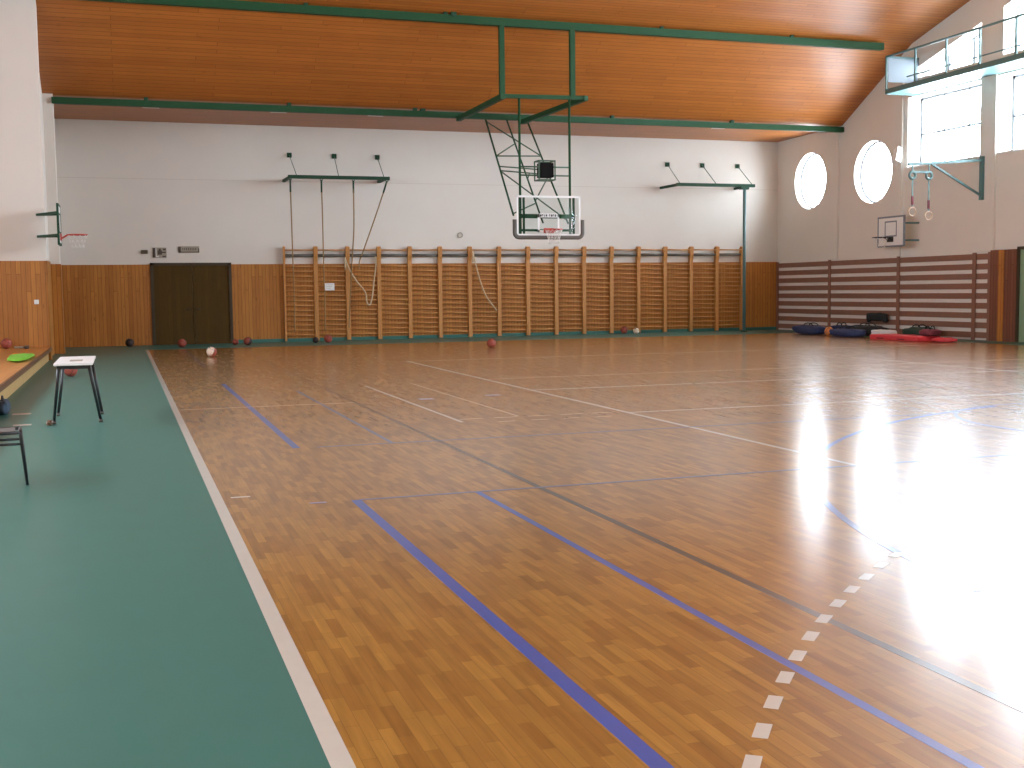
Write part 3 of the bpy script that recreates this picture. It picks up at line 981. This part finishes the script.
# ------------------------------------------------------------------ small side hoops
def mini_hoop(label, bxp, yc, dirx, wall_pts, mats, w_, z0, z1, rimz, arm_mat):
    """board in the y-z plane facing dirx (+1/-1)"""
    e = empty('side_hoop', label, 'basketball hoop', (bxp, yc, z0), 'small side hoops')
    bo = MB().box(bxp - 0.018, bxp + 0.018, yc - w_ / 2, yc + w_ / 2, z0, z1, 0.004).build('backboard', M['white_paint'], e)
    f = bxp + dirx * 0.019
    g = MB()
    t = 0.03
    xa_, xb_ = sorted((f, f + dirx * 0.004))
    g.box(xa_, xb_, yc - w_ / 2, yc + w_ / 2, z1 - t, z1).box(xa_, xb_, yc - w_ / 2, yc + w_ / 2, z0, z0 + t)
    g.box(xa_, xb_, yc - w_ / 2, yc - w_ / 2 + t, z0, z1).box(xa_, xb_, yc + w_ / 2 - t, yc + w_ / 2, z0, z1)
    tw, tz = 0.56, 0.46
    zt0 = rimz + 0.02
    g.box(xa_, xb_, yc - tw / 2, yc + tw / 2, zt0 + tz - 0.04, zt0 + tz).box(xa_, xb_, yc - tw / 2, yc + tw / 2, zt0, zt0 + 0.04)
    g.box(xa_, xb_, yc - tw / 2, yc - tw / 2 + 0.04, zt0, zt0 + tz).box(xa_, xb_, yc + tw / 2 - 0.04, yc + tw / 2, zt0, zt0 + tz)
    sub(g, 'board_line', M[mats[1]], bo)
    ef = MB()
    for (ya_, yb_, za_, zb_) in ((yc - w_ / 2 - 0.02, yc + w_ / 2 + 0.02, z1, z1 + 0.02), (yc - w_ / 2 - 0.02, yc + w_ / 2 + 0.02, z0 - 0.02, z0),
                                 (yc - w_ / 2 - 0.02, yc - w_ / 2, z0, z1), (yc + w_ / 2, yc + w_ / 2 + 0.02, z0, z1)):
        ef.box(bxp - 0.025, bxp + 0.025, ya_, yb_, za_, zb_)
    sub(ef, 'edge_frame', M[mats[1]], bo)
    rm = MB().torus((f + dirx * 0.36, yc, rimz), 0.225, 0.012, 'z', 30, 7)
    rm.bar((f, yc - 0.08, rimz - 0.10), (f + dirx * 0.16, yc - 0.08, rimz), 0.025).bar((f, yc + 0.08, rimz - 0.10), (f + dirx * 0.16, yc + 0.08, rimz), 0.025)
    xa_, xb_ = sorted((f, f + dirx * 0.03))
    rm.box(xa_, xb_, yc - 0.13, yc + 0.13, rimz - 0.13, rimz + 0.02)
    rm = rm.build('rim', M[mats[0]], e)
    sub(net_mesh((f + dirx * 0.36, yc, rimz - 0.01), 0.22, 0.13, 0.32, 10, 3, 0.004), 'net', M['net'], rm)
    for (p, q) in wall_pts:
        MB().bar(p, q, 0.05, 0.05).build('arm', M[arm_mat], e)
    return e


mini_hoop('small white side hoop with grey outlined square on right wall', 21.42, 28.95, -1,
          [((21.44, yy_, zz_), (21.96, yy_ - 0.1, zz_ + 0.0)) for yy_ in (28.5, 29.35) for zz_ in (2.8, 3.3)], ('black_metal', 'line_grey'), 1.2, 2.64, 3.50, 2.90, 'bluegreen_steel')
mini_hoop('small side hoop with red rim on left wall, seen edge on', -1.28, 29.05 - 0.55, 1,
          [((-1.30, yy_, zz_), (-1.78, NEARY, zz_ + 0.01)) for yy_ in (28.15, 28.85) for zz_ in (2.86, 3.36)], ('red_steel', 'dark_green_steel'), 0.9, 2.66, 3.54, 2.88, 'dark_green_steel')

# ------------------------------------------------------------------ gymnastic rings on their bracket
gr = empty('ring_bracket', 'blue green wall bracket carrying the gymnastic rings under windows', 'bracket', (R - 0.07, 25.8, 4.3))
YR = 25.75
MB().box(R - 0.16, R - 0.07, YR - 0.05, YR + 0.05, 3.75, 4.90).build('wall_post', M['bluegreen_steel'], gr)
MB().bar((R - 0.1, YR, 4.80), (19.55, YR, 4.64), 0.06, 0.07).build('boom', M['bluegreen_steel'], gr)
MB().bar((R - 0.1, YR, 3.85), (20.25, YR, 4.68), 0.05, 0.05).build('strut', M['bluegreen_steel'], gr)
MB().box(19.62, 20.28, YR - 0.03, YR + 0.03, 4.42, 4.48).build('spreader', M['bluegreen_steel'], gr)
for xx in (19.68, 20.20):
    p = MB().torus((xx, YR, 4.36), 0.09, 0.035, 'y', 18, 8).build('pulley', M['bluegreen_steel'], gr)
    MB().bar((xx, YR, 4.42), (xx, YR, 4.66), 0.03).build('hanger', M['bluegreen_steel'], gr)
for xx, zz, lab in ((19.69, 3.42, 'gymnastic ring hanging nearer the small side hoop'), (20.20, 3.32, 'gymnastic ring hanging nearer the window bracket post')):
    e = empty('gymnastic_ring', lab, 'gymnastic ring', (xx, YR, zz), 'pair of gymnastic rings')
    MB().box(xx - 0.02, xx + 0.02, YR - 0.006, YR + 0.006, zz + 0.12, 4.28).build('strap', M['bluegreen_steel'], e)
    MB().box(xx - 0.03, xx + 0.03, YR - 0.012, YR + 0.012, zz + 0.18, zz + 0.40).build('buckle', M['maroon'], e)
    MB().torus((xx, YR, zz), 0.11, 0.017, 'y', 28, 8).build('ring', M['wood_ring'], e)

# floodlight between round and square window
fl = empty('floodlight', 'small white floodlight tilted between round window and square window', 'lamp', (R, 29.3, 5.3))
Mx = Matrix.Translation((R - 0.22, 29.20, 5.30)) @ Matrix.Rotation(math.radians(-22), 4, 'X') @ Matrix.Rotation(math.radians(25), 4, 'Y')
MB().box(-0.09, 0.09, -0.11, 0.11, -0.26, 0.26, 0.02, Mx).build('lamp_body', M['white_paint'], fl)
MB().bar((R, 29.3, 5.30), (R - 0.22, 29.22, 5.30), 0.04).build('bracket', M['frame_grey'], fl)

# ------------------------------------------------------------------ slatted guard on the right wall
sg = empty('slatted_guard', 'brown horizontal slatted guard with white gaps along right wall', 'wall guard', (R, 30.8, 0))
for j in range(9):
    zz = 0.055 + 0.2635 * j
    MB().box(R - 0.026, R - 0.001, 25.42, 36.10, zz, zz + 0.16, 0.004).build('board', M['slat_wood'], sg)
for yy in (36.06, 32.88, 29.32, 26.06, 25.46):
    MB().box(R - 0.05, R - 0.026, yy - 0.07, yy + 0.07, 0.0, 2.36).build('post', M['slat_wood'], sg)

# ------------------------------------------------------------------ signs and fittings by the dark door
e = empty('wall_box', 'tiny olive box on far wall left of the pictogram sign', 'box', (0.70, D, 2.72))
MB().box(0.60, 0.79, D - 0.05, D, 2.70, 2.81, 0.01).build('case', M['olive'], e)
MB().box(0.63, 0.76, D - 0.055, D - 0.05, 2.72, 2.79).build('cover', M['sign_dark'], e)
e = empty('pictogram_sign', 'small dark pictogram sign on far wall above the dark door', 'sign', (1.10, D, 2.60))
MB().box(0.92, 1.32, D - 0.025, D, 2.58, 2.88).build('plate', M['sign_grey'], e)
g = MB()
g.box(0.93, 1.00, D - 0.031, D - 0.025, 2.59, 2.87)
g.box(1.07, 1.19, D - 0.031, D - 0.025, 2.67, 2.80).box(1.10, 1.16, D - 0.031, D - 0.025, 2.80, 2.85).box(1.19, 1.30, D - 0.031, D - 0.025, 2.72, 2.76).box(1.22, 1.30, D - 0.031, D - 0.025, 2.80, 2.85).box(1.2, 1.3, D - 0.031, D - 0.025, 2.60, 2.64)
g.build('pictogram', M['sign_dark'], e)
g = MB().box(1.015, 1.035, D - 0.031, D - 0.025, 2.63, 2.86).box(1.015, 1.10, D - 0.031, D - 0.025, 2.61, 2.635)
g.build('white_stroke', M['white_paint'], e)
e = empty('text_sign', 'narrow grey text sign on far wall above the dark door', 'sign', (1.98, D, 2.75))
MB().box(1.66, 2.26, D - 0.025, D, 2.73, 2.92).build('plate', M['sign_grey'], e)
g = MB().box(1.66, 1.73, D - 0.032, D - 0.025, 2.75, 2.90).box(1.66, 2.26, D - 0.032, D - 0.025, 2.73, 2.76).box(2.23, 2.26, D - 0.032, D - 0.025, 2.73, 2.86)
for i in range(8):
    g.box(1.78 + 0.053 * i, 1.80 + 0.053 * i, D - 0.031, D - 0.025, 2.80, 2.87)
g.build('print', M['sign_dark'], e)
e = empty('wall_ring', 'small grey ring fixed to far wall above the wall bars', 'ring', (10.38, D, 3.28))
MB().torus((10.38, D - 0.03, 3.28), 0.075, 0.016, 'y', 22, 7).build('loop', M['sign_grey'], e)
MB().rod((10.38, D, 3.35), (10.38, D - 0.04, 3.35), 0.02).build('anchor', M['sign_grey'], e)
e = empty('light_switch', 'white light switch on wooden panelling beside the platform', 'switch', (-1.87, NEARY - 0.035, 1.36))
MB().box(-1.92, -1.82, NEARY - 0.055, NEARY - 0.035, 1.31, 1.41, 0.005).build('plate', M['white_paint'], e)
MB().box(-1.895, -1.845, NEARY - 0.063, NEARY - 0.055, 1.325, 1.395, 0.003).build('rocker', M['offwhite'], e)

# ------------------------------------------------------------------ platform along the left side
pf = empty('platform', 'low wooden platform with dark front edge along left wall', 'platform', (-4.0, 15.0, 0))
PY0, PY1 = 4.0, NEARY - 0.04
MB().box(FARLEFT + 0.02, -1.62, PY0, PY1, 0.26, 0.30).build('top_boards', M['platform_top'], pf)
MB().box(-1.62, -1.58, PY0, PY1, 0.215, 0.302, 0.006).build('front_edge', M['dark_edge'], pf)
yy = PY0
while yy < PY1 - 0.5:
    y2 = min(yy + 2.5, PY1)
    MB().box(-1.68, -1.65, yy + 0.01, y2 - 0.01, 0.0, 0.26).build('front_panel', M['platform_front'], pf)
    yy = y2
MB().box(FARLEFT + 0.02, -1.69, PY0, PY0 + 0.03, 0.0, 0.26).build('end_panel', M['platform_front'], pf)

# things lying on the platform
o = MB()
o.lump((-1.86, 23.9, 0.345), (0.20, 1.1, 0.035), 0.7, noise=0.12, seed=2)
e = empty('folded_cloth', 'bright lime green cloth lying on the wooden platform', 'cloth', (-1.86, 23.9, 0.30))
o.build('cloth', M['lime_cloth'], e)
e = empty('marker_cone', 'small flat orange marker cone beside lime cloth on platform', 'cone', (-2.05, 25.0, 0.30))
g = MB()
g.tube([(-2.05, 25.0, 0.301), (-2.05, 25.0, 0.31), (-2.05, 25.0, 0.36), (-2.05, 25.0, 0.37)], [0.11, 0.10, 0.045, 0.035], 16)
g.build('cone', M['orange_cloth'], e)
e = empty('wooden_stick', 'short grey stick lying on platform near panelled wall', 'stick', (-2.3, 28.6, 0.3))
MB().rod((-2.34, 28.60, 0.341), (-2.12, 28.55, 0.341), 0.025).build('shaft', M['sign_grey'], e)
MB().rod((-2.12, 28.55, 0.342), (-2.04, 28.52, 0.342), 0.04, 10).build('grip', M['sign_dark'], e)
e = empty('gym_bag', 'dark blue bag on floor against the platform front', 'bag', (-1.45, 16.3, 0))
MB().lump((-1.49, 16.1, 0.09), (0.08, 0.30, 0.09), 0.6, noise=0.06, seed=5).build('bag_body', M['blue_cloth'], e)
MB().torus((-1.49, 16.1, 0.16), 0.07, 0.012, 'x', 14, 6, 0, PI).build('handle', M['dark_cloth'], e)


# ------------------------------------------------------------------ balls
def ball(label, x, y, z, mat, r=0.122, seam='seam', panel=None, rot=(0.3, 0.5, 0.2), name='basketball'):
    e = empty(name, label, 'ball', (x, y, z), 'balls left in the hall')
    bm_ = MB().sphere((0, 0, r), r, 24, 16)
    b = bm_.build('shell', M[mat])
    b.parent = e
    g = MB()
    g.torus((0, 0, 0), r * 1.0, r * 0.028, 'x', 28, 5).torus((0, 0, 0), r * 1.0, r * 0.028, 'y', 28, 5)
    for s in (-1, 1):
        g.torus((0, 0, s * r * 0.62), r * 0.79, r * 0.028, 'z', 28, 5)
    g.bm.transform(Matrix.Translation((0, 0, r)) @ Matrix.Rotation(rot[0], 4, 'X') @ Matrix.Rotation(rot[1], 4, 'Y') @ Matrix.Rotation(rot[2], 4, 'Z'))
    s = g.build('seams', M[seam])
    s.parent = e
    if panel:
        # paler half of a two-coloured ball
        pb = MB().sphere((0, 0, 0), r * 1.004, 24, 16)
        kill = [v for v in pb.bm.verts if v.co.z < -0.02 * r]
        bmesh.ops.delete(pb.bm, geom=kill, context='VERTS')
        pb.bm.transform(Matrix.Translation((0, 0, r)) @ Matrix.Rotation(math.radians(35), 4, 'X') @ Matrix.Rotation(math.radians(-55), 4, 'Y'))
        p = pb.build('panels', M[panel])
        p.parent = e
    return e


ball('black ball on green floor left of the dark door', 0.18, 35.3, 0, 'ball_dark')
ball('dark red ball on floor in front of the dark door', 1.58, 34.1, 0, 'ball_red')
ball('red and cream ball lying out on parquet before the dark door', 1.99, 28.5, 0, 'ball_red', panel='ball_white')
ball('red ball by wall just right of the dark door', 3.10, 34.6, 0, 'ball_red', r=0.09)
ball('dark red and cream ball near the foot of the panelling', 3.42, 34.3, 0, 'ball_dark', panel='ball_red')
ball('dark red ball at the foot of the second wall bars bay', 5.80, 34.6, 0, 'ball_red')
ball('small dark ball touching the wall bars beside a red ball', 5.45, 34.75, 0, 'ball_dark', r=0.09)
ball('lone red ball out on parquet below the backboard', 9.13, 29.0, 0, 'ball_red')
ball('dark red ball against the foot of the later wall bars', 15.9, 35.7, 0, 'ball_red')
ball('pale grey ball resting beside a red ball at wall bars', 16.2, 35.4, 0, 'ball_white', r=0.10)
ball('dark red ball on green floor beneath the white table', -0.94, 23.0, 0, 'ball_red')
ball('dark red ball resting on the wooden platform', -2.52, 28.75, 0.303, 'ball_red')
ball('orange ball among the sports bags by the slatted guard', 20.25, 30.3, 0, 'ball_orange', r=0.14)


# ------------------------------------------------------------------ bags and mats by the slatted guard
def bag(name, label, c, s, mat, rotz=0.0, noise=0.05, seed=0, strap='dark_cloth', cat_='bag'):
    e = empty(name, label, cat_, (c[0], c[1], 0), 'bags heaped by the slatted guard')
    MB().lump((c[0], c[1], s[2] + c[2]), s, 0.6, noise=noise, rotz=rotz, seed=seed).build('bag_body', M[mat], e)
    g = MB()
    for q in (-0.3, 0.3):
        n = 10
        pts_ = []
        for i in range(n + 1):
            t = PI * i / n
            v = Vector((s[0] * 0.42 * math.sin(2 * q), 0.34 * s[1] * math.cos(t), 0))
            v.rotate(Matrix.Rotation(rotz, 3, 'Z'))
            pts_.append((c[0] + v.x + q * s[0] * 0.4, c[1] + v.y, c[2] + 2 * s[2] * 0.96 + 0.09 * math.sin(t)))
        g.tube(pts_, 0.016, 6)
    g.build('handle', M[strap], e)
    z = MB().box(c[0] - 0.012, c[0] + 0.012, c[1] - s[1] * 0.7, c[1] + s[1] * 0.7, c[2] + 2 * s[2] * 0.985, c[2] + 2 * s[2] * 1.02)
    z.build('zip', M[strap], e)
    return e


bag('sports_bag', 'navy sports bag at the end of the heap nearest the corner', (20.55, 31.75, 0), (0.28, 0.75, 0.14), 'navy', seed=1, noise=0.09)
bag('sports_bag', 'navy sports bag lying between orange ball and red mat', (20.35, 29.5, 0), (0.30, 0.70, 0.12), 'navy', seed=2, noise=0.09)
bag('sports_bag', 'black sports bag leaning on slats behind the navy bags', (21.4, 30.0, 0), (0.28, 0.75, 0.15), 'dark_cloth', seed=3, noise=0.09)
bag('sports_bag', 'dark green sports bag behind the red mat', (21.25, 27.4, 0), (0.28, 0.50, 0.16), 'dark_green_cloth', seed=4, noise=0.1)
bag('shoe_bag', 'small maroon bag resting across far end of red mat', (20.5, 25.98, 0.142), (0.22, 0.25, 0.09), 'maroon', seed=6, noise=0.1)
bag('shoe_bag', 'small navy bag against slats behind the orange ball', (21.3, 31.2, 0), (0.22, 0.40, 0.14), 'navy', seed=8, noise=0.1)
e = empty('folded_towel', 'white folded towel lying behind the red mat', 'towel', (21.0, 28.65, 0))
MB().lump((21.0, 28.65, 0.11), (0.22, 0.42, 0.11), 0.5, noise=0.07, seed=9).build('towel', M['white_cloth'], e)
e = empty('gym_mat', 'bright red gym mat lying on floor before the slatted guard', 'mat', (20.35, 27.1, 0))
MB().box(20.0, 20.75, 25.85, 27.95, 0.0, 0.14, 0.03).build('mat_body', M['red_mat'], e)
MB().box(19.985, 19.999, 26.4, 26.7, 0.03, 0.06).box(19.985, 19.999, 27.3, 27.6, 0.03, 0.06).build('carry_strap', M['maroon'], e)
e = empty('towel', 'small red cloth lying at the near end of heap', 'cloth', (20.45, 25.35, 0))
MB().lump((20.45, 25.33, 0.06), (0.22, 0.35, 0.06), 0.7, noise=0.12, seed=11).build('cloth', M['red_mat'], e)
e = empty('hanging_jacket', 'dark jacket hanging on the slatted guard above the bags', 'jacket', (R - 0.2, 30.15, 0.45))
MB().lump((R - 0.15, 30.15, 0.55), (0.09, 0.42, 0.12), 0.6, noise=0.1, seed=12).build('jacket_body', M['dark_cloth'], e)
MB().lump((R - 0.16, 29.75, 0.52), (0.06, 0.09, 0.14), 0.7, noise=0.05, seed=13).build('sleeve', M['dark_cloth'], e)
MB().lump((R - 0.16, 30.56, 0.52), (0.06, 0.09, 0.14), 0.7, noise=0.05, seed=14).build('sleeve', M['dark_cloth'], e)

# ------------------------------------------------------------------ white table and low bench on the green floor
tb = empty('small_table', 'small white topped table with splayed black metal legs on green floor', 'table', (-0.55, 15.0, 0))
TX0, TX1, TY0, TY1, TZ = -0.755, -0.335, 14.05, 15.62, 0.735
MB().box(TX0, TX1, TY0, TY1, TZ - 0.028, TZ, 0.006).build('tabletop', M['offwhite'], tb)
MB().box(TX0 + 0.03, TX1 - 0.03, TY0 + 0.05, TY0 + 0.08, TZ - 0.07, TZ - 0.028).box(TX0 + 0.03, TX1 - 0.03, TY1 - 0.08, TY1 - 0.05, TZ - 0.07, TZ - 0.028).box(TX0 + 0.03, TX0 + 0.06, TY0 + 0.05, TY1 - 0.05, TZ - 0.07, TZ - 0.028).box(TX1 - 0.06, TX1 - 0.03, TY0 + 0.05, TY1 - 0.05, TZ - 0.07, TZ - 0.028).build('apron', M['black_metal'], tb)
for (tx, fx) in ((TX0 + 0.05, -0.80), (TX1 - 0.05, -0.285)):
    for (ty, fy) in ((TY0 + 0.12, 14.65), (TY1 - 0.12, 15.58)):
        fy = ty + 0.02 if ty > 14.9 else 14.55
        lg = MB().tube([(tx, ty, TZ - 0.03), (fx, fy, 0.03)], [0.019, 0.017], 8).build('leg', M['black_metal'], tb)
        sub(MB().rod((fx, fy, 0.0), (fx, fy, 0.035), 0.022, 10), 'foot_cap', M['sign_dark'], lg)
e = empty('paper_scrap', 'small grey paper lying on the white table', 'paper', (-0.52, 14.6, TZ))
MB().box(-0.60, -0.46, 14.45, 14.75, TZ, TZ + 0.004).build('sheet', M['sign_grey'], e)
e = empty('crumpled_wrapper', 'small brown wrapper beside a table leg on the floor', 'wrapper', (-0.83, 14.45, 0))
MB().lump((-0.845, 14.42, 0.03), (0.03, 0.06, 0.03), 0.8, noise=0.2, seed=21).build('wrapper', M['dark_edge'], e)

bn = empty('low_bench', 'low bench with black metal frame at left edge of photo', 'bench', (-0.80, 9.93, 0))
bn.rotation_euler = (0, 0, math.radians(4.6))
BX0, BX1, BY0, BY1, BZ = -1.48, -0.80, 9.93, 10.28, 0.42
MB().box(BX0, BX1 - 0.035, BY0 + 0.02, BY1 - 0.02, BZ - 0.005, BZ + 0.012, 0.005).build('seat', M['grey_pad'], bn)
g = MB()
for yy in (BY0, BY1):
    g.rod((BX0, yy, BZ), (BX1, yy, BZ), 0.013)
    g.rod((BX0 + 0.02, yy, BZ - 0.09), (BX1 + 0.005, yy, BZ - 0.09), 0.010)
g.rod((BX1, BY0, BZ), (BX1, BY1, BZ), 0.013).rod((BX0, BY0, BZ), (BX0, BY1, BZ), 0.013)
g.build('seat_frame', M['black_metal'], bn)
for (tx, fx) in ((BX0, BX0 - 0.04), (BX1, BX1 + 0.035)):
    for (ty, fy) in ((BY0, BY0 - 0.02), (BY1, BY1 + 0.02)):
        MB().tube([(tx, ty, BZ), (tx + (fx - tx) * 0.1, ty, BZ - 0.03), (fx, fy, 0.0)], [0.014, 0.014, 0.011], 8).build('leg', M['black_metal'], bn)

# ------------------------------------------------------------------ light: bright overcast sky through the windows
SKY = 31.0
world = bpy.data.worlds.new('sky')
scene.world = world
world.use_nodes = True
bg = world.node_tree.nodes['Background']
bg.inputs['Color'].default_value = (0.80, 0.92, 1.05, 1)
bg.inputs['Strength'].default_value = SKY


def portal(x, y, z, sy, sz, toward):
    ld = bpy.data.lights.new('window_daylight', 'AREA')
    ld.shape = 'RECTANGLE'
    ld.size, ld.size_y = sz, sy
    ld.cycles.is_portal = True
    o = bpy.data.objects.new('window_daylight', ld)
    COL.objects.link(o)
    o.location = (x, y, z)
    o.rotation_euler = (0, PI / 2 * (1 if toward < 0 else -1), 0)
    return o


for (cy_, cz_, r_) in ROUND:
    portal(R + RT + 0.02, cy_, cz_, 2 * r_, 2 * r_, -1)
for (a_, b_, z0, z1) in BIG:
    portal(R + RT + 0.02, (a_ + b_) / 2, (z0 + z1) / 2, b_ - a_, z1 - z0, -1)
for poly in TOP:
    ys = [p[0] for p in poly]; zs = [p[1] for p in poly]
    portal(R + RT + 0.02, (min(ys) + max(ys)) / 2, (min(zs) + max(zs)) / 2, max(ys) - min(ys), max(zs) - min(zs), -1)
for (a_, b_) in ADDED_LWIN:  # portals for the added left windows, an invented source of fill light
    portal(FARLEFT - 0.32, (a_ + b_) / 2, 4.3, b_ - a_, 1.8, 1)

# ------------------------------------------------------------------ camera
F_PX = 1162.79
yaw, pitch, roll = 0.322385, 0.0805476, -0.01211998
cyw, syw, cp_, sp_ = math.cos(yaw), math.sin(yaw), math.cos(pitch), math.sin(pitch)
Fw = Vector((syw * cp_, cyw * cp_, -sp_))
Rt = Vector((cyw, -syw, 0))
Up = Rt.cross(Fw)
cr, sr = math.cos(roll), math.sin(roll)
R2 = Rt * cr + Up * sr
U2 = Up * cr - Rt * sr
cam_d = bpy.data.cameras.new('camera')
cam = bpy.data.objects.new('camera', cam_d)
COL.objects.link(cam)
cam_d.sensor_width = 36.0
cam_d.sensor_fit = 'HORIZONTAL'
cam_d.lens = F_PX * 36.0 / 1024.0
cam_d.clip_start = 0.05
cam_d.clip_end = 300
cam.matrix_world = Matrix(((R2.x, U2.x, -Fw.x, 0), (R2.y, U2.y, -Fw.y, 0), (R2.z, U2.z, -Fw.z, 1.5), (0, 0, 0, 1)))
scene.camera = cam

scene.cycles.use_denoising = True
scene.cycles.max_bounces = 10
scene.cycles.diffuse_bounces = 6
scene.cycles.sample_clamp_indirect = 10
scene.view_settings.exposure = 0.15
